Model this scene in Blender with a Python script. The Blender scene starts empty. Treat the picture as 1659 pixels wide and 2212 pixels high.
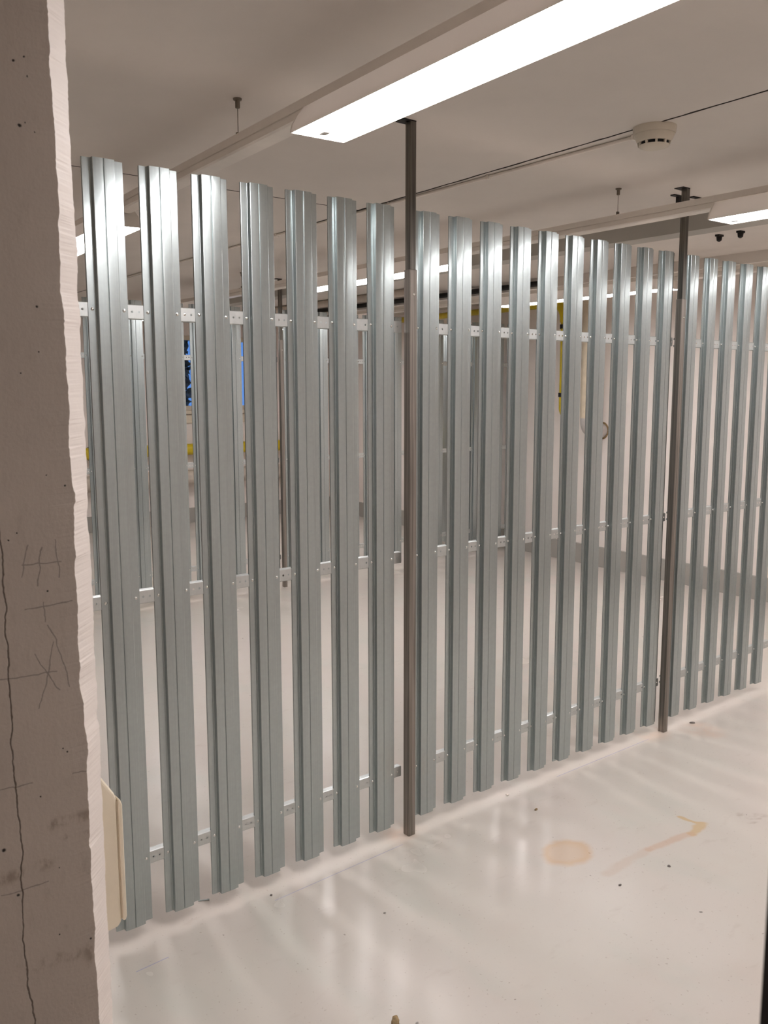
import bpy, bmesh, math, random
from mathutils import Vector, Matrix
random.seed(7)
SC = bpy.context.scene
COL = SC.collection
R = math.radians

# ------------------------------------------------------------------ helpers
class MB:
    """collects shapes into one mesh"""
    def __init__(self):
        self.v, self.f, self.m = [], [], []
    def add(self, vs, fs, mi=0):
        o = len(self.v)
        self.v += [tuple(p) for p in vs]
        self.f += [tuple(i + o for i in f) for f in fs]
        self.m += [mi] * len(fs)
        return self
    def box(self, x0, x1, y0, y1, z0, z1, mi=0):
        vs = [(x, y, z) for z in (z0, z1) for y in (y0, y1) for x in (x0, x1)]
        return self.add(vs, [(0, 2, 3, 1), (4, 5, 7, 6), (0, 1, 5, 4), (2, 6, 7, 3), (0, 4, 6, 2), (1, 3, 7, 5)], mi)
    def bbox(self, x0, x1, y0, y1, z0, z1, b=0.002, mi=0):
        """box whose edges are chamfered by b"""
        bm = bmesh.new()
        bmesh.ops.create_cube(bm, size=1)
        for v in bm.verts:
            v.co = Vector(((x0 + x1) / 2 + v.co.x * (x1 - x0), (y0 + y1) / 2 + v.co.y * (y1 - y0), (z0 + z1) / 2 + v.co.z * (z1 - z0)))
        bmesh.ops.bevel(bm, geom=bm.edges[:], offset=b, segments=2, affect='EDGES', profile=0.5)
        bm.verts.index_update()
        self.add([v.co[:] for v in bm.verts], [tuple(v.index for v in f.verts) for f in bm.faces], mi)
        bm.free()
        return self
    def prism(self, poly, fn, t0, t1, mi=0):
        """closed 2-D outline swept from t0 to t1; fn(a, b, t) -> point"""
        n = len(poly)
        vs = [fn(a, b, t0) for a, b in poly] + [fn(a, b, t1) for a, b in poly]
        fs = [(i, (i + 1) % n, n + (i + 1) % n, n + i) for i in range(n)]
        fs += [tuple(range(n - 1, -1, -1)), tuple(range(n, 2 * n))]
        return self.add(vs, fs, mi)
    def tube(self, pts, r, n=12, mi=0, cap=True):
        pts = [Vector(p) for p in pts]
        rs = r if isinstance(r, (list, tuple)) else [r] * len(pts)
        vs = []
        t = (pts[1] - pts[0]).normalized()
        up = Vector((0, 0, 1)) if abs(t.z) < .9 else Vector((1, 0, 0))
        a = t.cross(up).normalized()
        for i, p in enumerate(pts):
            if i == 0: d = pts[1] - pts[0]
            elif i == len(pts) - 1: d = pts[-1] - pts[-2]
            else: d = (pts[i + 1] - p).normalized() + (p - pts[i - 1]).normalized()
            d.normalize()
            a = (a - d * a.dot(d)).normalized()
            b = d.cross(a)
            for k in range(n):
                an = 2 * math.pi * k / n
                vs.append(p + (a * math.cos(an) + b * math.sin(an)) * rs[i])
        fs = []
        for i in range(len(pts) - 1):
            for k in range(n):
                fs.append((i * n + k, i * n + (k + 1) % n, (i + 1) * n + (k + 1) % n, (i + 1) * n + k))
        if cap:
            fs.append(tuple(range(n - 1, -1, -1)))
            fs.append(tuple(range((len(pts) - 1) * n, len(pts) * n)))
        return self.add(vs, fs, mi)
    def lathe(self, prof, n=24, c=(0, 0, 0), mi=0):
        """prof: (radius, z) from bottom to top, closed with caps"""
        vs = [(c[0] + r * math.cos(2 * math.pi * k / n), c[1] + r * math.sin(2 * math.pi * k / n), c[2] + z) for r, z in prof for k in range(n)]
        fs = [(i * n + k, i * n + (k + 1) % n, (i + 1) * n + (k + 1) % n, (i + 1) * n + k) for i in range(len(prof) - 1) for k in range(n)]
        fs += [tuple(range(n - 1, -1, -1)), tuple(range((len(prof) - 1) * n, len(prof) * n))]
        return self.add(vs, fs, mi)
    def mesh(self, name, mats, smooth=None):
        me = bpy.data.meshes.new(name)
        me.from_pydata(self.v, [], self.f)
        for m in (mats if isinstance(mats, (list, tuple)) else [mats]):
            me.materials.append(m)
        for p, mi in zip(me.polygons, self.m):
            p.material_index = mi
        bm = bmesh.new(); bm.from_mesh(me)
        bmesh.ops.recalc_face_normals(bm, faces=bm.faces[:])
        bm.to_mesh(me); bm.free()
        if smooth:
            for p in me.polygons: p.use_smooth = True
            me.set_sharp_from_angle(angle=R(smooth))
        return me
    def build(self, name, mats, parent=None, smooth=None, loc=None):
        o = bpy.data.objects.new(name, self.mesh(name, mats, smooth))
        COL.objects.link(o)
        if parent: o.parent = parent
        if loc: o.location = loc
        return o

def tag(o, label, cat=None, group=None, kind=None):
    if label: o['label'] = label
    if cat: o['category'] = cat
    if group: o['group'] = group
    if kind: o['kind'] = kind
    return o

def empty(name, loc, label, cat, group=None, rz=0):
    o = bpy.data.objects.new(name, None)
    COL.objects.link(o)
    o.empty_display_size = .05
    o.location = loc
    o.rotation_euler = (0, 0, rz)
    return tag(o, label, cat, group)

def inst(src, name, parent, loc, rz=0, scale=None):
    c = src.copy(); c.name = name
    COL.objects.link(c)
    c.parent = parent; c.location = loc; c.rotation_euler = (0, 0, rz)
    if scale: c.scale = scale
    return c

# ------------------------------------------------------------------ materials
def srgb(r, g, b):
    f = lambda c: (c / 255 / 12.92) if c / 255 <= .04045 else ((c / 255 + .055) / 1.055) ** 2.4
    return (f(r), f(g), f(b), 1)

class NT:
    def __init__(self, name):
        self.m = bpy.data.materials.new(name)
        self.m.use_nodes = True
        self.t = self.m.node_tree
        self.b = self.t.nodes['Principled BSDF']
    def n(self, kind, **kw):
        nd = self.t.nodes.new(kind)
        for k, v in kw.items(): setattr(nd, k, v)
        return nd
    def l(self, a, b): self.t.links.new(a, b)
    def set(self, **kw):
        for k, v in kw.items(): self.b.inputs[k.replace('_', ' ')].default_value = v
        return self
    def coord(self, scale=(1, 1, 1)):
        tc = self.n('ShaderNodeTexCoord'); mp = self.n('ShaderNodeMapping')
        mp.inputs['Scale'].default_value = scale
        self.l(tc.outputs['Object'], mp.inputs['Vector'])
        return mp.outputs['Vector']
    def noise(self, scale, detail=4, rough=.5, vec=None):
        nd = self.n('ShaderNodeTexNoise')
        nd.inputs['Scale'].default_value = scale
        nd.inputs['Detail'].default_value = detail
        nd.inputs['Roughness'].default_value = rough
        if vec is not None: self.l(vec, nd.inputs['Vector'])
        return nd.outputs['Fac']
    def ramp(self, fac, a, b, lo=0., hi=1., smooth=True):
        nd = self.n('ShaderNodeMapRange')
        if smooth: nd.interpolation_type = 'SMOOTHSTEP'
        self.l(fac, nd.inputs['Value'])
        nd.inputs['From Min'].default_value = a; nd.inputs['From Max'].default_value = b
        nd.inputs['To Min'].default_value = lo; nd.inputs['To Max'].default_value = hi
        return nd.outputs['Result']
    def math(self, op, a, b=None):
        nd = self.n('ShaderNodeMath', operation=op)
        for i, x in enumerate((a, b)):
            if x is None: continue
            if isinstance(x, (int, float)): nd.inputs[i].default_value = x
            else: self.l(x, nd.inputs[i])
        return nd.outputs[0]
    def vmath(self, op, a, b=None):
        nd = self.n('ShaderNodeVectorMath', operation=op)
        for i, x in enumerate((a, b)):
            if x is None: continue
            if isinstance(x, (tuple, list, Vector)): nd.inputs[i].default_value = tuple(x)
            else: self.l(x, nd.inputs[i])
        return nd
    def mix(self, fac, a, b):
        nd = self.n('ShaderNodeMix', data_type='RGBA')
        if isinstance(fac, (int, float)): nd.inputs[0].default_value = fac
        else: self.l(fac, nd.inputs[0])
        for i, x in ((6, a), (7, b)):
            if isinstance(x, (tuple, list)): nd.inputs[i].default_value = x
            else: self.l(x, nd.inputs[i])
        return nd.outputs[2]
    def seg(self, vec, a, b, w0, w1):
        """1 on the segment a-b, fading out from distance w0 to w1"""
        a = Vector(a); b = Vector(b); ba = b - a
        pa = self.vmath('SUBTRACT', vec, a).outputs[0]
        d = self.vmath('DOT_PRODUCT', pa, ba / max(ba.length_squared, 1e-9)).outputs['Value']
        h = self.n('ShaderNodeClamp'); self.l(d, h.inputs[0])
        sc = self.n('ShaderNodeVectorMath', operation='SCALE')
        sc.inputs[0].default_value = ba; self.l(h.outputs[0], sc.inputs['Scale'])
        df = self.vmath('SUBTRACT', pa, sc.outputs[0]).outputs[0]
        ln = self.vmath('LENGTH', df).outputs['Value']
        return self.ramp(ln, w0, w1, 1, 0)
    def dot(self, vec, a, w0, w1):
        return self.ramp(self.vmath('DISTANCE', vec, a).outputs['Value'], w0, w1, 1, 0)
    def maxall(self, xs):
        r = xs[0]
        for x in xs[1:]: r = self.math('MAXIMUM', r, x)
        return r
    def bump(self, h, strength=.2, dist=.01):
        nd = self.n('ShaderNodeBump')
        nd.inputs['Strength'].default_value = strength
        nd.inputs['Distance'].default_value = dist
        self.l(h, nd.inputs['Height']); self.l(nd.outputs[0], self.b.inputs['Normal'])
    def color(self, s): self.l(s, self.b.inputs['Base Color'])

M = {}
def simple(name, col, rough=.5, metal=0., nz=.06, scale=20, bump=0.):
    t = NT(name).set(Roughness=rough, Metallic=metal)
    f = t.noise(scale, vec=t.coord())
    dk = tuple(c * (1 - nz) for c in col[:3]) + (1,); lt = tuple(min(1, c * (1 + nz)) for c in col[:3]) + (1,)
    t.color(t.mix(t.ramp(f, .3, .7), dk, lt))
    if bump: t.bump(f, bump, .003)
    M[name] = t.m
    return t.m

# zinc coated sheet: neutral grey, fine lengthwise streaks, soft lamp reflections
def galvanised(name, col, rough):
    t = NT(name).set(Metallic=1.)
    st = t.noise(1, 3, .6, t.coord((420, 420, 1.2)))
    sp = t.noise(70, 3, .5, t.coord())
    big = t.noise(3.2, 2, .5, t.coord((3, 3, .8)))
    c1 = tuple(c * .95 for c in col) + (1,); c2 = tuple(c * 1.04 for c in col) + (1,)
    k = t.mix(t.ramp(st, .3, .7), c1, c2)
    t.color(t.mix(t.ramp(sp, .35, .65, 0, .25), k, tuple(c * .85 for c in col) + (1,)))
    r = t.math('ADD', t.ramp(st, .3, .7, rough - .02, rough + .02), t.ramp(big, .3, .7, -.04, .04))
    t.l(r, t.b.inputs['Roughness'])
    t.bump(t.math('ADD', t.math('MULTIPLY', st, .05), t.math('MULTIPLY', big, 1.)), .025, .004)
    gl = t.n('ShaderNodeBsdfGlossy'); gl.inputs['Roughness'].default_value = rough * .46
    t.l(t.b.inputs['Base Color'].links[0].from_socket, gl.inputs['Color'])
    t.l(t.b.inputs['Normal'].links[0].from_socket, gl.inputs['Normal'])
    mx = t.n('ShaderNodeMixShader'); mx.inputs[0].default_value = .33
    t.l(t.b.outputs[0], mx.inputs[1]); t.l(gl.outputs[0], mx.inputs[2])
    t.l(mx.outputs[0], t.t.nodes['Material Output'].inputs['Surface'])
    M[name] = t.m
galvanised('zinc', (.475, .528, .533), .37)
galvanised('zinc_rail', (.66, .69, .69), .50)
simple('screw_steel', (.75, .75, .73, 1), .22, 1.)
# raw dark steel of the posts
t = NT('raw_steel').set(Metallic=.85, Roughness=.4)
st = t.noise(1, 4, .6, t.coord((200, 200, 2.5)))
t.color(t.mix(t.ramp(st, .3, .7), (.10, .095, .085, 1), (.24, .225, .20, 1)))
t.l(t.ramp(st, .3, .7, .3, .5), t.b.inputs['Roughness'])
M['raw_steel'] = t.m
t = NT('sleeve_steel').set(Metallic=.85, Roughness=.45)
st = t.noise(1, 4, .6, t.coord((160, 160, 2)))
t.color(t.mix(t.ramp(st, .3, .7), (.185, .168, .15, 1), (.36, .325, .295, 1)))
M['sleeve_steel'] = t.m
simple('black_iron', (.018, .015, .014, 1), .6, .3)
simple('hanger_metal', (.20, .17, .135, 1), .45, .6)
simple('white_enamel', (.84, .78, .71, 1), .35, 0, .02)
simple('lamp_housing', (.84, .78, .71, 1), .35, 0, .02)
t = NT('opal_housing').set(Roughness=.35)
t.b.inputs['Base Color'].default_value = (.84, .78, .72, 1)
tr = t.n('ShaderNodeBsdfTranslucent'); tr.inputs['Color'].default_value = (.9, .85, .82, 1)
mx = t.n('ShaderNodeMixShader'); mx.inputs[0].default_value = .0045
t.l(t.b.outputs[0], mx.inputs[1]); t.l(tr.outputs[0], mx.inputs[2])
t.l(mx.outputs[0], t.t.nodes['Material Output'].inputs['Surface'])
M['opal_housing'] = t.m
simple('cream_plastic', (.86, .78, .63, 1), .35, 0, .03)
simple('detector_plastic', (.66, .60, .50, 1), .4, 0, .02)
simple('dark_slot', (.01, .01, .01, 1), .8)
simple('clear_clip', (.75, .72, .68, 1), .2, 0, .02)
simple('yellow_paint', (.62, .47, .015, 1), .35, 0, .06)
simple('cream_lagging', (.62, .53, .40, 1), .55, 0, .06)
simple('grey_lagging', (.48, .45, .43, 1), .5, 0, .05)
simple('pale_pipe', (.58, .51, .44, 1), .5, 0, .06)
simple('dark_tube', (.012, .011, .010, 1), .7)
simple('door_black', (.012, .012, .012, 1), .5, 0, .1)
simple('window_frame_paint', (.70, .62, .50, 1), .45, 0, .03)
simple('leaf', (.10, .12, .11, 1), .6, 0, .4)
simple('twig', (.05, .035, .025, 1), .8)
simple('rust_chip', (.26, .18, .09, 1), .8, 0, .3, 90)
simple('grey_chip', (.17, .15, .14, 1), .8, 0, .3, 90)
simple('white_chip', (.75, .68, .62, 1), .7, 0, .1, 90)
simple('seam_black', (.022, .015, .011, 1), .9)

def paint(name, col, rough=.6, bump=.12):
    t = NT(name).set(Roughness=rough)
    v = t.coord()
    a = t.noise(1.1, 5, .6, v); b = t.noise(38, 4, .6, v)
    c1 = tuple(c * .93 for c in col) + (1,); c2 = tuple(min(1, c * 1.03) for c in col) + (1,)
    t.color(t.mix(t.ramp(a, .3, .7), c1, c2))
    t.bump(b, bump, .004)
    M[name] = t.m
paint('wall_paint', (.885, .815, .77))
paint('ceiling_paint', (.735, .685, .635), .7, .08)
paint('beam_shade_paint', (.46, .44, .40), .7)  # darker grey than the ceiling: the beam's shade is put into its colour
paint('dado_grey', (.40, .385, .355), .45, .04)
paint('jamb_paint', (.95, .875, .825), .55, .12)

# painted floor with dust, smudges, the orange stain and the faded arrow
t = NT('floor_paint')
v = t.coord()
wob = t.noise(9, 3, .5, v)
wv = t.n('ShaderNodeTexNoise'); wv.inputs['Scale'].default_value = 11; wv.inputs['Detail'].default_value = 4; t.l(v, wv.inputs['Vector'])
off = t.vmath('SUBTRACT', wv.outputs['Color'], (.5, .5, .5)).outputs[0]
osc = t.n('ShaderNodeVectorMath', operation='SCALE'); t.l(off, osc.inputs[0]); osc.inputs['Scale'].default_value = .06
flat = t.vmath('MULTIPLY', t.vmath('ADD', v, osc.outputs[0]).outputs[0], (1, 1, 0)).outputs[0]
a = t.noise(1.5, 2, .45, v)
col = t.mix(t.ramp(a, .25, .75), (.665, .60, .555, 1), (.645, .61, .555, 1))
b = t.noise(3.1, 3, .5, v)
col = t.mix(t.ramp(b, .50, .85, 0, .6), col, (.61, .53, .48, 1))
sm = t.noise(7, 3, .6, t.coord((1, 2.4, 1)))
col = t.mix(t.ramp(sm, .60, .80, 0, .26), col, (.44, .36, .31, 1))
gr = t.noise(2.1, 3, .55, t.coord((1.7, .8, 1)))
col = t.mix(t.ramp(gr, .52, .72, 0, .5), col, (.58, .585, .53, 1))
sp_ = t.noise(95, 2, .5, v)
col = t.mix(t.math('MULTIPLY', t.ramp(sp_, .66, .74, 0, .5), t.ramp(gr, .35, .6, .2, 1)), col, (.40, .33, .28, 1))
vo = t.n('ShaderNodeTexVoronoi'); vo.inputs['Scale'].default_value = 6.5; vo.inputs['Randomness'].default_value = 1; t.l(flat, vo.inputs['Vector'])
col = t.mix(t.ramp(vo.outputs['Distance'], .016, .034, .8, 0), col, (.10, .08, .07, 1))
vo2 = t.n('ShaderNodeTexVoronoi'); vo2.inputs['Scale'].default_value = 17; t.l(flat, vo2.inputs['Vector'])
col = t.mix(t.ramp(vo2.outputs['Distance'], .022, .045, .55, 0), col, (.2, .16, .13, 1))
st = t.vmath('MULTIPLY', t.vmath('SUBTRACT', flat, (1.335, -.435, 0)).outputs[0], (1., 1.25, 1)).outputs[0]
rot = t.n('ShaderNodeVectorRotate'); rot.rotation_type = 'Z_AXIS'; rot.inputs['Angle'].default_value = R(-25); t.l(st, rot.inputs['Vector'])
d = t.vmath('LENGTH', t.vmath('MULTIPLY', rot.outputs[0], (1, 1.05, 1)).outputs[0]).outputs['Value']
inner = t.ramp(d, .075, .115, 1, 0)
rim = t.math('MULTIPLY', t.ramp(d, .045, .088, .55, .8), inner)
col = t.mix(rim, col, (.64, .44, .27, 1))
ar = t.maxall([t.seg(flat, (1.845, -.598, 0), (1.76, -.615, 0), .010, .026), t.seg(flat, (1.845, -.598, 0), (1.835, -.525, 0), .007, .017)])
col = t.mix(t.math('MULTIPLY', ar, .75), col, (.62, .44, .23, 1))
tail = t.seg(flat, (1.76, -.615, 0), (1.56, -.59, 0), .008, .024)
col = t.mix(t.math('MULTIPLY', tail, .55), col, (.62, .42, .30, 1))
tail = t.seg(flat, (1.56, -.59, 0), (1.32, -.585, 0), .006, .024)
col = t.mix(t.math('MULTIPLY', tail, .3), col, (.58, .42, .32, 1))
sc = t.maxall([t.seg(flat, (2.02, -.66, 0), (2.13, -.80, 0), .008, .03), t.seg(flat, (1.99, -.71, 0), (2.05, -.84, 0), .005, .025)])
col = t.mix(t.math('MULTIPLY', sc, t.ramp(sm, .45, .6, 0, .6)), col, (.42, .34, .29, 1))
# blue chalk line and pale drilling dust along the partition
ch = t.maxall([t.seg(v, (1.75, -.036, 0), (2.35, -.036, 0), .0008, .0022), t.seg(v, (0., -.128, 0), (.09, -.124, 0), .0008, .0025), t.seg(v, (.45, -.075, 0), (.95, -.06, 0), .0005, .002)])
col = t.mix(t.math('MULTIPLY', ch, .7), col, (.36, .36, .55, 1))
dust = t.maxall([t.dot(flat, (2.40, .0, 0), .02, .12), t.dot(flat, (2.62, -.12, 0), .02, .13), t.dot(flat, (1.0, .0, 0), .02, .11)])
col = t.mix(t.math('MULTIPLY', dust, t.ramp(wob, .35, .65, .1, .7)), col, (.72, .53, .42, 1))
t.color(col)
rg = t.math('ADD', t.ramp(a, .3, .7, .20, .24), t.ramp(b, .4, .9, 0, .06))
t.l(rg, t.b.inputs['Roughness'])
t.b.inputs['Specular IOR Level'].default_value = .5
t.bump(t.math('ADD', t.noise(3, 1, .5, v), t.math('MULTIPLY', t.noise(34, 3, .6, v), .12)), .11, .02)
M['floor_paint'] = t.m

# raw concrete of the pillar: board-cast face with pits, cracks, pencil marks (drawn on the plane y = -1.2)
t = NT('raw_concrete').set(Roughness=.85)
v = t.coord()
wn = t.n('ShaderNodeTexNoise'); wn.inputs['Scale'].default_value = 38; wn.inputs['Detail'].default_value = 4; t.l(v, wn.inputs['Vector'])
off = t.vmath('SUBTRACT', wn.outputs['Color'], (.5, .5, .5)).outputs[0]
osc = t.n('ShaderNodeVectorMath', operation='SCALE'); t.l(off, osc.inputs[0]); osc.inputs['Scale'].default_value = .010
wv = t.vmath('MULTIPLY', t.vmath('ADD', v, osc.outputs[0]).outputs[0], (1, 0, 1)).outputs[0]
fl = t.vmath('MULTIPLY', v, (1, 0, 1)).outputs[0]
a = t.noise(2.4, 6, .6, v); g = t.noise(60, 5, .65, t.coord((1, 1, .45)))
col = t.mix(t.ramp(a, .3, .7), (.50, .447, .40, 1), (.58, .517, .462, 1))
col = t.mix(t.ramp(g, .52, .75, 0, .35), col, (.40, .35, .305, 1))
_C = (-.80509, -2.17403, 1.48928); _f = 1907.8149
_cy, _sy, _cp, _sp = math.cos(.6713), math.sin(.6713), math.cos(-.1367), math.sin(-.1367)
def onface(px, py):       # survey of the marks: photograph position -> point on the pillar face
    fw = Vector((_sy * _cp, _cy * _cp, _sp)); rt = Vector((_cy, -_sy, 0)); up = rt.cross(fw)
    r = fw + rt * ((px - 829.5) / _f) + up * ((1106 - py) / _f)
    k = (-1.2 - _C[1]) / r.y
    return Vector((_C[0] + k * r.x, 0, _C[2] + k * r.z))
crack = [(0, 1130), (7, 1270), (19, 1460), (24, 1560), (30, 1690), (36, 1740), (42, 1800), (46, 1880), (47, 1960), (53, 2060), (58, 2120), (74, 2212)]
cr = t.maxall([t.seg(wv, onface(*p), onface(*q), .0003, .0013) for p, q in zip(crack, crack[1:])])
pen = [((50, 1218), (132, 1212)), ((88, 1180), (85, 1262)), ((58, 1175), (49, 1245)), ((117, 1165), (131, 1248)), ((52, 1317), (158, 1298)),
       ((72, 1410), (126, 1492)), ((118, 1383), (85, 1526)), ((103, 1348), (124, 1378)), ((124, 1378), (148, 1484)), ((0, 1468), (120, 1447)),
       ((0, 1707), (70, 1691)), ((0, 1935), (100, 1905)), ((155, 1670), (196, 1662)), ((96, 1300), (96, 1340))]
pn = t.maxall([t.seg(wv, onface(*p), onface(*q), .0001, .0011) for p, q in pen])
pits = [(28, 126, 2), (50, 118, 2), (61, 160, 1.4), (44, 270, 3), (56, 266, 1.3), (77, 286, 1.3), (83, 661, 2.2), (48, 804, 1.3), (84, 756, 1.3), (142, 1049, 1.8), (101, 1024, 1.2),
        (106, 1274, 2), (34, 1152, 1.6), (17, 1169, 1.3), (143, 1623, 2.2), (133, 1615, 1.5), (88, 1720, 2), (36, 1933, 3.2), (8, 1837, 3.4), (128, 1874, 1.3), (206, 2022, 3), (194, 2028, 2.5), (126, 2016, 1.5)]
pt = t.maxall([t.dot(wv, onface(x, y), r * .0003, r * .0008) for x, y, r in pits])
brown = t.maxall([t.seg(wv, onface(90, 2078), onface(160, 2064), .002, .010), t.seg(wv, onface(190, 2050), onface(205, 2075), .002, .012), t.seg(wv, onface(60, 2090), onface(75, 2095), .001, .006),
                  t.seg(wv, onface(115, 1780), onface(196, 1755), .002, .009), t.seg(wv, onface(135, 1808), onface(196, 1796), .001, .005), t.seg(wv, onface(0, 1900), onface(100, 1865), .002, .010)])
col = t.mix(t.math('MULTIPLY', brown, t.ramp(g, .44, .60, 0, .55)), col, (.24, .18, .13, 1))
col = t.mix(t.math('MULTIPLY', pn, .65), col, (.16, .14, .125, 1))
col = t.mix(t.math('MULTIPLY', cr, .85), col, (.09, .065, .05, 1))
col = t.mix(pt, col, (.03, .025, .022, 1))
t.color(col)
h = t.math('SUBTRACT', t.math('ADD', t.math('MULTIPLY', g, .5), t.math('MULTIPLY', t.noise(240, 3, .5, v), .25)), t.math('MAXIMUM', t.math('MULTIPLY', cr, .7), pt))
t.bump(h, .35, .003)
M['raw_concrete'] = t.m

t = NT('lamp_diffuser').set(Roughness=.4)
t.b.inputs['Base Color'].default_value = (.9, .9, .9, 1)
t.b.inputs['Emission Color'].default_value = (1, .955, .95, 1)
LAMP = 26.5
t.b.inputs['Emission Strength'].default_value = LAMP
M['lamp_diffuser'] = t.m
t = NT('window_glass').set(Roughness=.02, IOR=1.45)
t.b.inputs['Transmission Weight'].default_value = 1
t.b.inputs['Base Color'].default_value = (.9, .95, 1, 1)
M['window_glass'] = t.m

# ------------------------------------------------------------------ world, camera
w = bpy.data.worlds.new('dusk'); SC.world = w; w.use_nodes = True
bg = w.node_tree.nodes['Background']
bg.inputs[0].default_value = (.16, .40, 1.0, 1); bg.inputs[1].default_value = .75

cam = bpy.data.cameras.new('camera'); co = bpy.data.objects.new('camera', cam); COL.objects.link(co)
fw = Vector((_sy * _cp, _cy * _cp, _sp)); rt = Vector((_cy, -_sy, 0)); up = rt.cross(fw)
cr_, sr_ = math.cos(-.0017), math.sin(-.0017)
r2 = rt * cr_ + up * sr_; u2 = up * cr_ - rt * sr_
mw = Matrix(((r2.x, u2.x, -fw.x, _C[0]), (r2.y, u2.y, -fw.y, _C[1]), (r2.z, u2.z, -fw.z, _C[2]), (0, 0, 0, 1)))
co.matrix_world = mw
cam.sensor_fit = 'VERTICAL'; cam.sensor_height = 36; cam.sensor_width = 27
cam.lens = 36 * _f / 2212
cam.clip_start = .02
cam.dof.use_dof = True; cam.dof.focus_distance = 3.0; cam.dof.aperture_fstop = cam.lens / 1.5
SC.camera = co

# ------------------------------------------------------------------ room shell
H = 2.30
def wx(y): return 5.16 + .066 * (y - 1.45)       # inner face of the right-hand wall
YB, YF, XL = 7.0, -3.3, -2.6
def struct(mb, name, mats, label=None, smooth=None):
    return tag(mb.build(name, mats, smooth=smooth), label, kind='structure')
struct(MB().box(XL - .2, 6.3, YF - .2, YB + 2.2, -.2, 0), 'floor', M['floor_paint'], 'pale grey painted concrete floor with dust, an orange stain and a faded arrow')
struct(MB().box(XL - .2, 6.3, YF - .2, YB + .3, H, H + .2), 'ceiling', M['ceiling_paint'], 'low white painted ceiling of the basement')
struct(MB().add([(wx(YF), YF, 0), (wx(YB), YB, 0), (wx(YB) + .2, YB, 0), (wx(YF) + .2, YF, 0), (wx(YF), YF, H), (wx(YB), YB, H), (wx(YB) + .2, YB, H), (wx(YF) + .2, YF, H)],
       [(0, 1, 5, 4), (1, 2, 6, 5), (2, 3, 7, 6), (3, 0, 4, 7), (0, 3, 2, 1), (4, 5, 6, 7)]), 'wall_right', M['wall_paint'], 'white wall behind the slats on the right')
WX0, WX1, WZ0, WZ1 = 3.55, 4.56, 1.27, 2.10
bw = MB().box(XL - .2, WX0, YB, YB + .25, 0, H).box(WX1, wx(YB) + .2, YB, YB + .25, 0, H).box(WX0, WX1, YB, YB + .25, 0, WZ0).box(WX0, WX1, YB, YB + .25, WZ1, H)
struct(bw, 'wall_back', M['wall_paint'], 'far white wall with the blue window')
struct(MB().box(XL - .2, XL, YF, YB, 0, H), 'wall_left', M['wall_paint'])
struct(MB().box(XL - .2, wx(YF) + .2, YF - .2, YF, 0, H), 'wall_front', M['wall_paint'])
k = .012
struct(MB().add([(wx(YF) - k, YF, 0), (wx(YB) - k, YB, 0), (wx(YB), YB, 0), (wx(YF), YF, 0), (wx(YF) - k, YF, .168), (wx(YB) - k, YB, .168), (wx(YB), YB, .172), (wx(YF), YF, .172)],
       [(0, 1, 5, 4), (1, 2, 6, 5), (2, 3, 7, 6), (3, 0, 4, 7), (0, 3, 2, 1), (4, 5, 6, 7)]), 'baseboard_right', M['dado_grey'], 'grey painted skirting strip along the right wall')
struct(MB().box(XL, wx(YB), YB - k, YB, 0, .17), 'baseboard_back', M['dado_grey'], 'grey painted skirting strip along the far wall')
# window
wf = MB()
for x0, x1, z0, z1 in ((WX0, WX1, WZ0, WZ0 + .05), (WX0, WX1, WZ1 - .05, WZ1), (WX0, WX0 + .05, WZ0, WZ1), (WX1 - .05, WX1, WZ0, WZ1), (4.03, 4.08, WZ0, WZ1)):
    wf.box(x0, x1, YB + .05, YB + .11, z0, z1)
wn = struct(wf, 'window_1', M['window_frame_paint'], 'far window showing blue dusk light')
MB().box(WX0 + .05, WX1 - .05, YB + .075, YB + .081, WZ0 + .05, WZ1 - .05).build('pane', M['window_glass'], wn)
MB().bbox(WX0 - .06, WX1 + .06, YB - .05, YB + .05, WZ0 - .04, WZ0 + .002, .004).bbox(WX0 - .03, WX1 + .03, YB - .025, YB - .0005, WZ0 - .14, WZ0 - .05, .004).build('sill', M['window_frame_paint'], wn)
# downstand beams
struct(MB().box(2.953, 3.076, YF, YB, 2.222, H), 'trim_1', M['beam_shade_paint'], 'shallow ceiling beam behind the right-hand light track')
struct(MB().box(4.25, 4.45, YF, YB, 2.235, H), 'trim_2', M['ceiling_paint'], 'pale ceiling beam near the right wall')
# ceiling seams
def sx(y): return 1.64 + .045 * (y + .0)
sm = MB()
ys = [YF + .02 + i * .04 for i in range(int((YB - YF) / .04))]
pr = [(sx(y) + random.uniform(-.0015, .0015), y, .0036 + random.uniform(-.0010, .0014)) for y in ys]
for (xa, ya, wa), (xb, yb, wb) in zip(pr, pr[1:]):
    sm.add([(xa - wa, ya, H - .0012), (xa + wa, ya, H - .0012), (xb + wb, yb, H - .0012), (xb - wb, yb, H - .0012), (xa - wa, ya, H + .002), (xa + wa, ya, H + .002), (xb + wb, yb, H + .002), (xb - wb, yb, H + .002)],
           [(0, 1, 2, 3), (4, 7, 6, 5), (0, 4, 5, 1), (2, 6, 7, 3), (0, 3, 7, 4), (1, 5, 6, 2)])
struct(sm, 'trim_3', M['seam_black'], 'dark open joint running along the ceiling past the smoke detector')
struct(MB().box(-1.5, sx(1.15), 1.148, 1.152, H - .0012, H + .002), 'trim_4', M['seam_black'], 'thin dark ceiling joint above the slat tops at the left')

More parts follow.
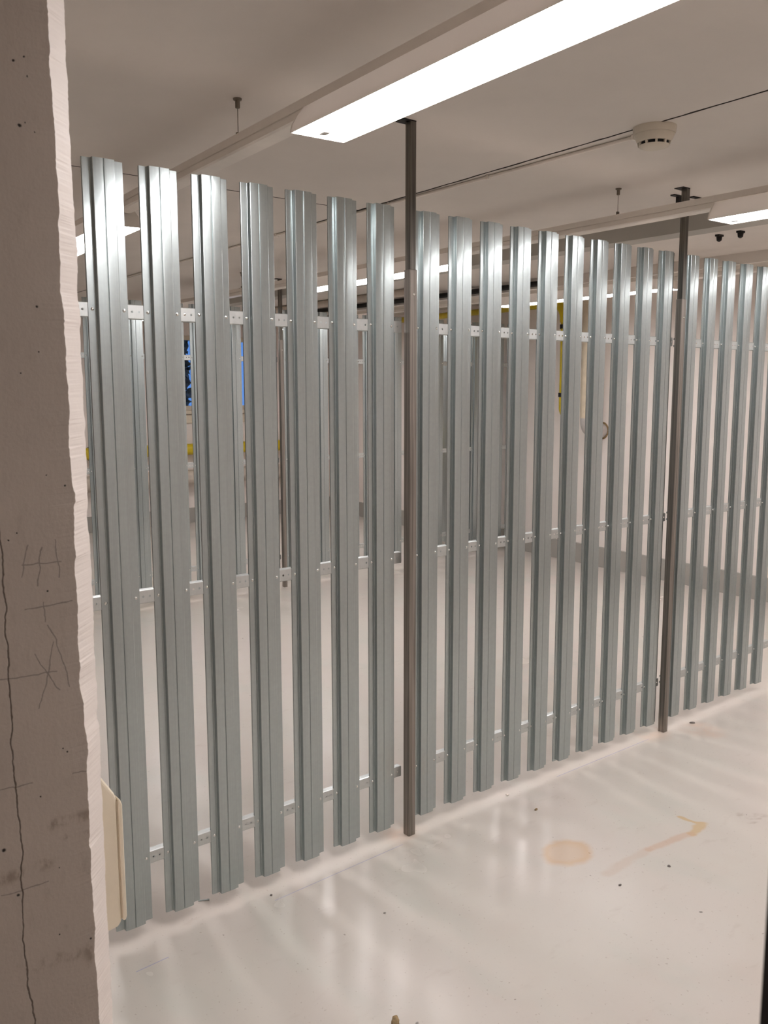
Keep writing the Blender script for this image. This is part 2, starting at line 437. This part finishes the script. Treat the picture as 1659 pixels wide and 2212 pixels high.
# concrete pillar in the left foreground, chamfered painted corner
PX, PY, CH = -.4710, -1.2, .0255
nz = 900
pl = MB()
def rough1d(n, seed):
    rnd = random.Random(seed); out = [0.] * (n + 1)
    for step, amp in ((150, .0004), (40, .0004), (12, .0005), (4, .0004), (1, .0002)):
        ks = [rnd.gauss(0, 1) for _ in range(n // step + 3)]
        for i in range(n + 1):
            q, r_ = divmod(i, step); u = r_ / step; u = u * u * (3 - 2 * u)
            out[i] += amp * (ks[q] * (1 - u) + ks[q + 1] * u)
    for _ in range(14):          # chips and blobs of paint
        c = rnd.randrange(n); w_ = rnd.randrange(3, 9); h_ = rnd.choice((-1, 1)) * rnd.uniform(.0012, .0030)
        for i in range(max(0, c - w_), min(n, c + w_) + 1): out[i] += h_ * (1 - ((i - c) / (w_ + .5)) ** 2)
    return out
ea, eb = rough1d(nz, 5), rough1d(nz, 9)
rows = []
for i in range(nz + 1):
    z = H * i / nz; e = ea[i]; f2 = eb[i] * .8
    rows.append([(-.98, PY, z), (PX - .03, PY, z), (PX + e, PY + abs(e) * .3, z), (PX + CH + f2, PY + CH + f2 * .4, z), (PX + CH, PY + .30, z), (-.98, PY + .30, z)])
vs = [p for r in rows for p in r]; n = 6
fs = []; mi = []
for i in range(nz):
    for k in range(n):
        fs.append((i * n + k, i * n + (k + 1) % n, (i + 1) * n + (k + 1) % n, (i + 1) * n + k)); mi.append(0 if k in (0, 1, 5) else 1)
pl.add(vs, fs); pl.m = mi
pl.add([rows[0][k] for k in range(6)], [tuple(range(5, -1, -1))]); pl.add([rows[-1][k] for k in range(6)], [tuple(range(6))])
po = pl.build('concrete_pillar', [M['raw_concrete'], M['jamb_paint']])
tag(po, 'raw grey concrete pillar with cracks, pencil marks and a white painted edge, left foreground', 'pillar')

# dark door edge beside the camera
dd = Vector((math.sin(R(63.42)), math.cos(R(63.42)), 0))
p0 = Vector((_C[0], _C[1], 0)) + dd * .30
ax = Vector((math.sin(R(72)), math.cos(R(72)), 0)); nx = Vector((ax.y, -ax.x, 0))
dv = [p0, p0 + ax * .06, p0 + ax * .06 + nx * .04, p0 + nx * .04]
dmb = MB().add([(p.x, p.y, 0) for p in dv] + [(p.x, p.y, H) for p in dv], [(0, 1, 5, 4), (1, 2, 6, 5), (2, 3, 7, 6), (3, 0, 4, 7), (0, 3, 2, 1), (4, 5, 6, 7)])
struct(dmb, 'door_1', M['door_black'], 'dark out-of-focus door frame edge at the lower right corner')

# ------------------------------------------------------------------ slat, rail, screw meshes
W = .1031; ZB, ZT = .045, 2.045; SL = ZT - ZB
def slat_profile():
    d, x1, x2 = .0135, .0212, .0778
    def fillet(p, a, b, r, n=3):
        p, a, b = Vector(p), Vector(a), Vector(b)
        u = (a - p).normalized(); v = (b - p).normalized()
        out = []
        for i in range(n + 1):
            s = i / n
            out.append(tuple((p + u * r) * (1 - s) ** 2 + p * 2 * s * (1 - s) + (p + v * r) * s ** 2))
        return out
    pts = [(0, .005), (0, 0), (x1, -.0006), (x1 + .0002, -d), (.0475, -d - .0009), (.0490, -d + .0013), (.0505, -d - .0009), (x2 - .0002, -d), (x2, -.0006), (W - .0005, 0), (W, .005)]
    rr = [0, .0012, .0018, .0018, .0006, .0004, .0006, .0018, .0018, .0012, 0]
    out = []
    for i, p in enumerate(pts):
        if rr[i] == 0: out.append(p)
        else: out += fillet(p, pts[i - 1], pts[i + 1], rr[i])
    # slight crown on the wide faces
    res = []
    for p, q in zip(out, out[1:]):
        res.append(p)
        L = math.hypot(q[0] - p[0], q[1] - p[1])
        if L > .012 and abs(q[1] - p[1]) < .003:
            bow = .00016 if p[1] < -.008 else .00006
            for s in (.25, .5, .75):
                res.append((p[0] + (q[0] - p[0]) * s, p[1] + (q[1] - p[1]) * s - bow * 4 * s * (1 - s)))
    res.append(out[-1])
    return res
def slat_mesh():
    pr = slat_profile(); th = .0009; n = len(pr)
    back = []
    for i, p in enumerate(pr):
        a = Vector(pr[max(i - 1, 0)]); b = Vector(pr[min(i + 1, n - 1)])
        tg = (b - a).normalized(); back.append((p[0] - tg.y * th, p[1] + tg.x * th))
    poly = pr + back[::-1]
    m = MB(); N = len(poly)
    vs = [(a, b, z) for z in (0, SL) for a, b in poly]
    fs = [(i, (i + 1) % N, N + (i + 1) % N, N + i) for i in range(N)]
    for z in (0, 1):
        for i in range(n - 1):
            fs.append((z * N + i, z * N + i + 1, z * N + N - 2 - i, z * N + N - 1 - i))
    m.add(vs, fs)
    return m.mesh('slat', M['zinc'], 9)
SLAT = slat_mesh()
SCREW = MB().lathe([(.0043, 0), (.0043, .0005), (.0034, .0008), (.0033, .0018), (.0026, .0027), (.0012, .0031), (.0002, .0032)], 12).mesh('screw', M['screw_steel'], 50)
SCREW.transform(Matrix.Rotation(R(90), 4, 'X'))
ZR = (1.687, .952, .223)
def rail_mesh(L):
    """U rail, open to the back, front web pierced by a row of round holes"""
    m = MB(); hh = .018; dp = .020; c = .018; r = .0031
    n = int(L / c); x0 = (L - n * c) / 2
    def quad(a): m.add(a, [(0, 1, 2, 3)])
    for i in range(n):
        cx = x0 + (i + .5) * c
        sq = [(cx + sx_ * c / 2, sz_ * .006) for sx_, sz_ in ((1, 0), (1, 1), (0, 1), (-1, 1), (-1, 0), (-1, -1), (0, -1), (1, -1))]
        ho = [(cx + r * math.cos(2 * math.pi * k / 8), r * math.sin(2 * math.pi * k / 8)) for k in range(8)]
        if i % 9 == 8:
            quad([(cx - c / 2, 0, -.006), (cx + c / 2, 0, -.006), (cx + c / 2, 0, .006), (cx - c / 2, 0, .006)])
        else:
            m.add([(x, 0, z) for x, z in sq] + [(x, 0, z) for x, z in ho], [(k, (k + 1) % 8, 8 + (k + 1) % 8, 8 + k) for k in range(8)])
    for a, b in ((0, x0), (L - x0, L)):
        quad([(a, 0, -.006), (b, 0, -.006), (b, 0, .006), (a, 0, .006)])
    pr = [(0, .006), (0, hh - .0015), (.0015, hh), (dp, hh), (dp, hh - .008)]
    for s in (1, -1):
        for (ya, za), (yb, zb) in zip(pr, pr[1:]):
            quad([(0, ya, s * za), (L, ya, s * za), (L, yb, s * zb), (0, yb, s * zb)])
    me = m.mesh('rail', M['zinc_rail'])
    return me

def bay(name, label, group, xs, y, xa, xb, zs=1., zoff=0., rails=True, screws=True, screw_rows=3):
    t = empty(name, (xa, y, 0), label, 'slatted partition', group)
    me = rail_mesh(xb - xa)
    for z in ZR:
        o = bpy.data.objects.new('rail', me); COL.objects.link(o); o.parent = t; o.location = (0, .0012, z * zs + zoff)
    for x in xs:
        o = bpy.data.objects.new('slat', SLAT); COL.objects.link(o); o.parent = t
        o.location = (x - xa, 0, ZB * zs + zoff)
        o.rotation_euler = (0, 0, R(random.gauss(0, .35)))
        if zs != 1.: o.scale = (1, 1, zs)
        if screws:
            for z in ZR:
                for dx in (.0112, .0915):
                    s = bpy.data.objects.new('screw', SCREW); COL.objects.link(s); s.parent = o
                    s.location = (dx, -.0003, z - ZB + random.uniform(-.0015, .0015))
    return t
P = .1434
X = lambda i: P * (i + (.3134 if i >= 7 else 0) + (.2759 if i >= 17 else 0))
g1 = 'bays of the front slatted partition'
bay('slatted_partition', 'bay of galvanised vertical slats between the concrete pillar and the first dark post', g1, [X(i) for i in range(0, 7)], 0, -.30, .994)
bay('slatted_partition', 'bay of galvanised vertical slats between the two dark steel posts in front', g1, [X(i) for i in range(7, 17)], 0, 1.030, 2.455)
bay('slatted_partition', 'bay of galvanised vertical slats right of the second dark post, cut by the photo edge', g1, [X(i) for i in range(17, 23)], 0, 2.492, 3.40)
g2 = 'bays of the rear slatted partition'
YR = 3.51
bay('slatted_partition', 'rear bay of metal slats seen through the gaps left of the distant dark post', g2, [1.559 + .148 * i for i in range(-4, 8)], YR, .90, 2.705, 1.015, .005)
bay('slatted_partition', 'rear bay of metal slats between the distant dark post and the white right wall', g2, [2.76 + .148 * i for i in range(0, 10)] + [4.259 + .148 * i for i in range(0, 7)], YR, 2.742, 5.27, 1.015, .005)
# cross partition behind the rear one
cp = bay('slatted_partition', 'dim cross partition of slats standing behind the rear bay near the right wall', None, [.148 * i for i in range(0, 5)], 0, 0, .74, 1.015, .005)
cp.location = (4.86, 4.36, 0); cp.rotation_euler = (0, 0, R(-90))

# ------------------------------------------------------------------ posts
def post(x0, x1, y0, y1, label, zs=1.86, grp=None):
    cx, cy = (x0 + x1) / 2, (y0 + y1) / 2
    t = empty('steel_post', (cx, cy, 0), label, 'post', grp)
    hx, hy = (x1 - x0) / 2, (y1 - y0) / 2
    s = MB().bbox(-hx, hx, -hy, hy, 0, zs, .0022)
    so = s.build('sleeve', M['sleeve_steel'], t)
    hx -= .0025; hy -= .0025
    tb = MB().bbox(-hx, hx, -hy, hy, zs - .05, H - .003, .002)
    tb.build('tube', M['raw_steel'], t)
    MB().box(-.036, .012, -.012, .030, H - .003, H).build('top_plate', M['black_iron'], t)
    b = MB().lathe([(.005, 0), (.005, .0015), (.003, .003), (.0005, .0034)], 12)
    bo = b.build('bolt', M['screw_steel'], so, 50, (.001, -hy - .0025, zs - .075)); bo.rotation_euler = (R(90), 0, 0)
    return t
g3 = None
post(.9990, 1.0275, -.0345, -.0045, 'dark steel telescopic post nearest the big ceiling lamp')
post(2.4580, 2.4875, -.0345, -.0045, 'dark steel telescopic post at the right beside the ceiling anchors')
post(2.709, 2.738, 3.475, 3.505, 'dark steel post in the rear partition, seen through a gap')

# ------------------------------------------------------------------ lamps, tracks, hangers
def track(cx0, slope, y0, y1, gaps, label):
    """light track: slim white channel hung below the ceiling, turned slightly about z"""
    t = empty('light_track', (cx0, 0, 2.145), label, 'light track', 'white light tracks under the ceiling', -math.atan(slope))
    hw = .030
    up_ = [(-hw, .045), (-hw, .024), (-hw + .003, .0225), (-hw + .003, .020), (hw - .003, .020), (hw - .003, .0225), (hw, .024), (hw, .045)]
    MB().prism(up_, lambda a, b, s: (a, s, b), y0, y1).build('channel', M['white_enamel'], t)
    lo_ = [(-hw, .0195), (-hw, .004), (-hw + .006, 0), (hw - .006, 0), (hw, .004), (hw, .0195)]
    ys_ = [y0]
    for yc in sorted(gaps): ys_ += [yc - .75, yc + .75]
    ys_.append(y1)
    for a_, b_ in zip(ys_[::2], ys_[1::2]):
        if b_ - a_ > .05: MB().prism(lo_, lambda a, b, s: (a, s, b), a_, b_).build('cover', M['white_enamel'], t)
    return t
T1, T2, T3 = (.490, .060), (2.250, .025), (3.990, .015)
track(*T1, YF + .3, 4.2, (-1.05, 1.84), 'white light track carrying the large lamp at the top of the photo')
track(*T2, YF + .3, 6.2, (-1.06, 1.84, 4.62), 'white light track carrying the lamp at the right edge')
track(*T3, YF + .3, 6.2, (-1.06, 1.78, 4.82), 'white light track nearest the right wall')
def lamp_proto():
    t = empty('strip_light', (0, 0, 0), '', 'ceiling lamp', 'fluorescent strip lamps')
    L = 1.48; hw = .074
    out = [(-hw, 0), (-hw, .006), (-hw + .004, .020), (-.054, .046), (-.042, .060), (-.036, .067), (.036, .067), (.042, .060), (.054, .046), (hw - .004, .020), (hw, .006), (hw, 0)]
    n = len(out)
    vs = [(a, sg * L / 2, b) for sg in (-1, 1) for a, b in out]
    MB().add(vs, [(i, i + 1, n + i + 1, n + i) for i in range(n - 1)]).build('housing', M['opal_housing'], t, 30)
    MB().bbox(-hw + .005, hw - .005, -L / 2 + .005, L / 2 - .005, .001, .007, .001).build('diffuser', M['lamp_diffuser'], t)
    for s in (-1, 1):
        MB().bbox(-.036, -.016, s * (L / 2 - .075) - .015, s * (L / 2 - .075) + .015, -.012, .002, .003).build('latch', M['clear_clip'], t)
        MB().prism([(a, b) for a, b in out], lambda a, b, s_: (a * 1.01, s_, b), s * L / 2, s * (L / 2 + .004)).build('end_cap', M['lamp_housing'], t)
    return t
lp = lamp_proto()
ZL = 2.098
lamps = [(T1, -1.05, 'large glowing strip lamp across the top of the photo'),
         (T1, 1.84, 'glowing strip lamp behind the two leftmost slats'),
         (T2, -1.06, 'glowing strip lamp at the right edge of the photo'),
         (T2, 1.84, 'glowing strip lamp behind the slats around the first dark post'),
         (T3, 1.78, 'glowing strip lamp low behind the slats left of the second dark post'),
         (T3, -1.06, 'strip lamp over the right-hand floor, out of view beyond the right edge'),
         (T2, 4.62, 'small distant strip lamp seen above the rail between the second and third slats'),
         (T3, 4.82, 'small distant strip lamp seen above the rail left of the first dark post')]
for i, ((cx, sl), y, lab) in enumerate(lamps):
    if i == 0: o = lp
    else:
        o = lp.copy(); COL.objects.link(o)
        for ch in list(lp.children):
            c = ch.copy(); COL.objects.link(c); c.parent = o
    o.location = (cx + sl * y, y, ZL)
    o.rotation_euler = (0, 0, -math.atan(sl)); o['label'] = lab
    if i: o['group'] = 'fluorescent strip lamps'
# short stem between lamp and track is the lamp's own back, it reaches the track
def hanger(x, y, zb, label):
    t = empty('wire_hanger', (x, y, zb), label, 'wire hanger', 'wire hangers of the light tracks')
    h = H - zb
    MB().lathe([(.006, h - .026), (.0068, h - .024), (.0068, h - .006), (.0115, h - .005), (.0125, h)], 16).build('ceiling_cup', M['hanger_metal'], t, 40)
    MB().tube([(0, 0, .018), (0, 0, h - .02)], .0011, 8).build('wire', M['hanger_metal'], t)
    MB().bbox(-.006, .006, -.004, .004, .004, .019, .001).add(*_plate()).build('hook', M['hanger_metal'], t)
def _plate():
    m = MB().box(-.020, .012, -.008, .008, 0, .0045)
    return m.v, m.f
hanger(.497, .122, 2.19, 'thin wire hanger holding the left light track below the ceiling')
hanger(2.262, .153, 2.19, 'thin wire hanger holding the right light track near the second post')
hanger(2.335, 3.36, 2.19, 'distant wire hanger seen between the third and fourth slats')
def tbracket(x, y, label, drop):
    t = empty('ceiling_bracket', (x, y, H), label, 'ceiling bracket', 'dark ceiling brackets beside the second post')
    MB().box(-.045, .045, -.010, .010, -.005, 0).build('plate', M['black_iron'], t)
    MB().bbox(-.010, .010, -.007, .007, -drop, -.004, .001).build('stem', M['black_iron'], t)
tbracket(2.575, .081, 'dark T-shaped ceiling bracket just left of the second post', .085)
tbracket(2.671, .052, 'dark T-shaped ceiling bracket just right of the second post', .045)
for x, y, lab in ((3.574, .492, 'left one of two small dark bolts under the ceiling at the right'), (3.56, .364, 'right one of two small dark bolts under the ceiling at the right')):
    t = empty('ceiling_bolt', (x, y, H), lab, 'ceiling bolt', 'dark bolts under the ceiling')
    MB().box(-.022, .022, -.012, .012, -.010, 0).build('washer', M['black_iron'], t)
    MB().lathe([(.004, -.036), (.013, -.030), (.016, -.008)], 10).build('stud', M['black_iron'], t, 40)

# ------------------------------------------------------------------ smoke detector and conduit
sd = empty('smoke_detector', (1.655, -.437, H), 'round cream smoke detector on the ceiling beside the dark joint', 'smoke detector')
MB().lathe([(.062, -.022), (.064, -.020), (.066, -.002), (.066, 0)], 40).build('base', M['detector_plastic'], sd, 40)
MB().lathe([(.012, -.064), (.030, -.063), (.043, -.059), (.047, -.054)], 40).build('cap', M['detector_plastic'], sd, 40)
MB().lathe([(.050, -.045), (.054, -.040), (.0605, -.026), (.0615, -.0225)], 40).build('body', M['detector_plastic'], sd, 40)
MB().lathe([(.043, -.055), (.045, -.044)], 32).build('vent', M['dark_slot'], sd, 40)
for k in range(10):
    a = 2 * math.pi * k / 10 + .12
    c_, s_ = math.cos(a), math.sin(a); q = .0035
    MB().add([(.044 * c_ - q * s_, .044 * s_ + q * c_, -.056), (.044 * c_ + q * s_, .044 * s_ - q * c_, -.056), (.0485 * c_ + q * s_, .0485 * s_ - q * c_, -.055), (.0485 * c_ - q * s_, .0485 * s_ + q * c_, -.055),
            (.044 * c_ - q * s_, .044 * s_ + q * c_, -.043), (.044 * c_ + q * s_, .044 * s_ - q * c_, -.043), (.051 * c_ + q * s_, .051 * s_ - q * c_, -.043), (.051 * c_ - q * s_, .051 * s_ + q * c_, -.043)],
           [(0, 1, 2, 3), (4, 7, 6, 5), (0, 4, 5, 1), (1, 5, 6, 2), (2, 6, 7, 3), (3, 7, 4, 0)]).build('rib', M['detector_plastic'], sd)
cd = empty('conduit', (1.66, 0, H), 'thin white conduit pipe running along the ceiling joint to the smoke detector', 'conduit')
MB().tube([(.014, -.372, -.007), (.024, .2, -.007), (.034, .9, -.007), (.056, 1.8, -.007), (.090, 3.0, -.007), (.14, 4.6, -.007)], .006, 12).build('pipe', M['white_enamel'], cd, 40)
for y, x in ((-.345, .0145), (.321, .0257), (.93, .0347), (1.9, .0590)):
    MB().bbox(x - .011, x + .009, y - .005, y + .005, -.0155, 0, .002).build('clip', M['white_enamel'], cd)

# ------------------------------------------------------------------ cream box on the pillar's far side
bx = empty('wall_box', (PX + CH, -.98, .72), 'cream plastic wall box with a slanted top corner, behind the concrete pillar', 'wall box')
pr = [(0, .01), (.0, .302), (.018, .302), (.078, .204), (.0808, .196), (.0808, .010), (.076, .002), (.06, 0), (.01, 0)]
hb = MB().prism(pr, lambda a, b, s: (a, s, b), -.030, .07)
hbo = hb.build('housing', M['cream_plastic'], bx)
md = hbo.modifiers.new('soft', 'BEVEL'); md.width = .006; md.segments = 3; md.limit_method = 'ANGLE'; md.angle_limit = R(15)
lid = MB().prism([(.0815, .010), (.0815, .198), (.0855, .193), (.0875, .186), (.0875, .016), (.0855, .010)], lambda a, b, s: (a, s, b), -.032, .072).build('lid', M['cream_plastic'], bx)
md = lid.modifiers.new('soft', 'BEVEL'); md.width = .003; md.segments = 3; md.limit_method = 'ANGLE'; md.angle_limit = R(15)
MB().box(.0795, .0820, -.0295, .068, .014, .193).build('gasket', M['cream_lagging'], bx)

# ------------------------------------------------------------------ pipes
def arc(c, u, v, r, n=8):
    c, u, v = Vector(c), Vector(u), Vector(v)
    return [c + u * (r * math.cos(math.pi / 2 * i / n)) + v * (r * math.sin(math.pi / 2 * i / n)) for i in range(n + 1)]
# yellow gas pipe on the far wall
yp = empty('gas_pipe', (0, YB - .10, .843), 'thick yellow horizontal pipe under the far window', 'pipe')
MB().tube([(-.5, 0, 0), (5.1, 0, 0)], .063, 24).build('pipe', M['yellow_paint'], yp, 40)
for x in (2.505, 4.95):
    MB().tube([(x - .018, 0, 0), (x + .018, 0, 0)], .068, 24).bbox(x - .018, x + .018, 0, .10, -.02, .02, .002).build('clamp', M['black_iron'], yp, 40)
# pale lagged pipe below
lpz = empty('heating_pipe', (0, YB - .12, .53), 'pale lagged pipe below the yellow pipe on the far wall', 'pipe')
MB().tube([(-.5, 0, 0), (5.2, 0, 0)], .085, 24).build('lagging', M['pale_pipe'], lpz, 40)
for x in (3.2, 4.7):
    MB().bbox(x - .015, x + .015, -.01, .12, -.10, -.07, .002).build('bracket', M['black_iron'], lpz)
# yellow pipe along and down the right wall
yd = empty('gas_pipe', (5.17, 2.875, 0), 'yellow pipe dropping down the right wall with grey clamps', 'pipe')
pts = [(.10, 3.0, 2.225), (.03, .26, 2.225)]
pts += [(.0, .13 + .12 * 0, 2.225)] + [(0, .13 - .13 * math.sin(math.pi / 2 * i / 8), 2.095 + .13 * math.cos(math.pi / 2 * i / 8)) for i in range(1, 9)]
MB().tube(pts + [(0, 0, 1.36)] + [(.07 - .07 * math.cos(math.pi / 2 * i / 6), 0, 1.34 - .07 * math.sin(math.pi / 2 * i / 6)) for i in range(7)] + [(.085, 0, 1.27)], .029, 20).build('pipe', M['yellow_paint'], yd, 40)
MB().tube([(0, .10, 2.225)] + pts[3:] + [(0, 0, 2.06)], .038, 20).build('elbow', M['yellow_paint'], yd, 40)
for z in (2.026, 1.449):
    MB().tube([(0, 0, z - .018), (0, 0, z + .018)], .036, 20).bbox(0, .08, -.012, .012, z - .012, z + .012, .002).build('clamp', M['black_iron'], yd, 40)
# cream lagged pipe turning into the right wall
cpz = empty('heating_pipe', (5.035, 2.49, 0), 'cream lagged vertical pipe with a grey elbow entering the right wall', 'pipe')
MB().tube([(0, 0, H), (0, 0, 1.262)], .061, 24).build('lagging', M['cream_lagging'], cpz, 40)
MB().tube([(0, 0, 1.262), (0, 0, 1.245)] + [(.085 - .085 * math.cos(math.pi / 2 * i / 8), 0, 1.24 - .085 * math.sin(math.pi / 2 * i / 8)) for i in range(9)] + [(.196, 0, 1.155)], .060, 24).build('elbow', M['grey_lagging'], cpz, 40)
MB().tube([(.186, 0, 1.155), (.192, 0, 1.155)], .074, 24).build('wall_collar', M['rust_chip'], cpz, 40)
# black tube and pale pipe under the ceiling at the right
tag(MB().tube([(4.205, 2.2, 2.262), (4.19, 6.8, 2.262)], .020, 16).build('ceiling_tube', M['dark_tube'], None, 40), 'black tube under the ceiling, seen through the gaps between slats', 'pipe')
tag(MB().tube([(3.86, 3.3, 2.27), (3.86, 6.9, 2.27)], .030, 16).build('ceiling_tube', M['pale_pipe'], None, 40), 'pale pipe under the ceiling left of the first dark post, far behind', 'pipe')

# ------------------------------------------------------------------ floor bits
def chip(name, x, y, sx_, sy_, sz_, rz, mat, label, seed, cat='debris'):
    rnd = random.Random(seed)
    bm = bmesh.new()
    bmesh.ops.create_icosphere(bm, subdivisions=2, radius=1)
    for v in bm.verts:
        k = 1 + rnd.uniform(-.28, .28)
        v.co = Vector((v.co.x * sx_ * k, v.co.y * sy_ * k, max(-.2, v.co.z) * sz_ * k))
    zm = min(v.co.z for v in bm.verts)
    for v in bm.verts: v.co.z -= zm
    me = bpy.data.meshes.new(name); bm.to_mesh(me); bm.free(); me.materials.append(mat)
    o = bpy.data.objects.new(name, me); COL.objects.link(o)
    o.location = (x, y, 0); o.rotation_euler = (0, 0, R(rz))
    return tag(o, label, cat, 'bits lying on the floor')
chip('paint_flake', .405, -.690, .021, .011, .004, 50, M['rust_chip'], 'brown flake on the floor at the bottom edge of the photo', 1)
chip('grey_chip', 2.657, -.048, .014, .006, .005, -30, M['grey_chip'], 'grey chip on the floor right of the second post', 2)
chip('white_chip', 1.483, -.027, .007, .006, .004, 0, M['white_chip'], 'tiny white chip on the floor in front of the middle slats', 3)
chip('dark_crumb', 1.480, -.170, .010, .005, .003, 20, M['rust_chip'], 'dark brown crumb on the floor beyond the orange stain', 4)
chip('dark_crumb', 1.31, -.66, .006, .004, .003, 10, M['grey_chip'], 'dark crumb at the tail of the faded floor arrow', 5)
chip('dark_crumb', 1.52, -.69, .006, .005, .003, 70, M['grey_chip'], 'dark crumb on the floor below the faded arrow', 6)
chip('dark_crumb', .455, .045 - .09, .005, .004, .003, 40, M['grey_chip'], 'dark crumb on the floor in front of the fifth slat', 7)
sv = empty('metal_offcut', (.285, .056, .0), 'thin metal sliver on the floor under the second slat', 'debris', 'bits lying on the floor', R(-28))
MB().bbox(-.016, .016, -.0022, .0022, .0, .0025, .0006).build('sliver', M['zinc'], sv)
MB().bbox(.010, .0165, -.003, .003, .0025, .0034, .0003).build('bent_tip', M['zinc'], sv)

# ------------------------------------------------------------------ shrub outside the window
sh = empty('shrub', (4.1, YB + 1.1, 0), 'dark leafy shrub outside the far window', 'shrub')
lf = MB(); rnd = random.Random(3)
for i in range(5200):
    a = rnd.random()
    if a < .84: c = Vector((rnd.uniform(-.85, .02), rnd.uniform(-.3, .4), rnd.uniform(1.0, 2.5)))
    else: c = Vector((rnd.uniform(-.8, 1.2), rnd.uniform(-.3, .4), rnd.uniform(2.16, 2.7)))
    u = Vector((rnd.gauss(0, 1), rnd.gauss(0, 1), rnd.gauss(0, 1))).normalized(); v = u.cross(Vector((rnd.gauss(0, 1), rnd.gauss(0, 1), rnd.gauss(0, 1)))).normalized()
    L, wd = rnd.uniform(.07, .12), rnd.uniform(.035, .06)
    lf.add([c - u * L, c + v * wd, c + u * L, c - v * wd], [(0, 1, 2, 3)])
lf.build('foliage', M['leaf'], sh)
tw = MB()
for i in range(14):
    x = rnd.uniform(-.5, .7)
    tw.tube([(x * .4, 0, 0), (x * .8, rnd.uniform(-.1, .1), 1.2), (x * 1.1, rnd.uniform(-.2, .2), 2.5)], [.02, .012, .006], 6)
tw.build('stems', M['twig'], sh)

# ------------------------------------------------------------------ colour management
SC.view_settings.view_transform = 'Standard'
SC.view_settings.look = 'None'
SC.view_settings.gamma = 1
SC.view_settings.use_curve_mapping = False
SC.view_settings.exposure = 0.0
SC.cycles.max_bounces = 8
SC.cycles.diffuse_bounces = 5
SC.cycles.use_adaptive_sampling = True
SC.cycles.adaptive_threshold = .03
SC.cycles.glossy_bounces = 4
SC.cycles.sample_clamp_indirect = 8
try: SC.cycles.use_denoising = True
except Exception: pass
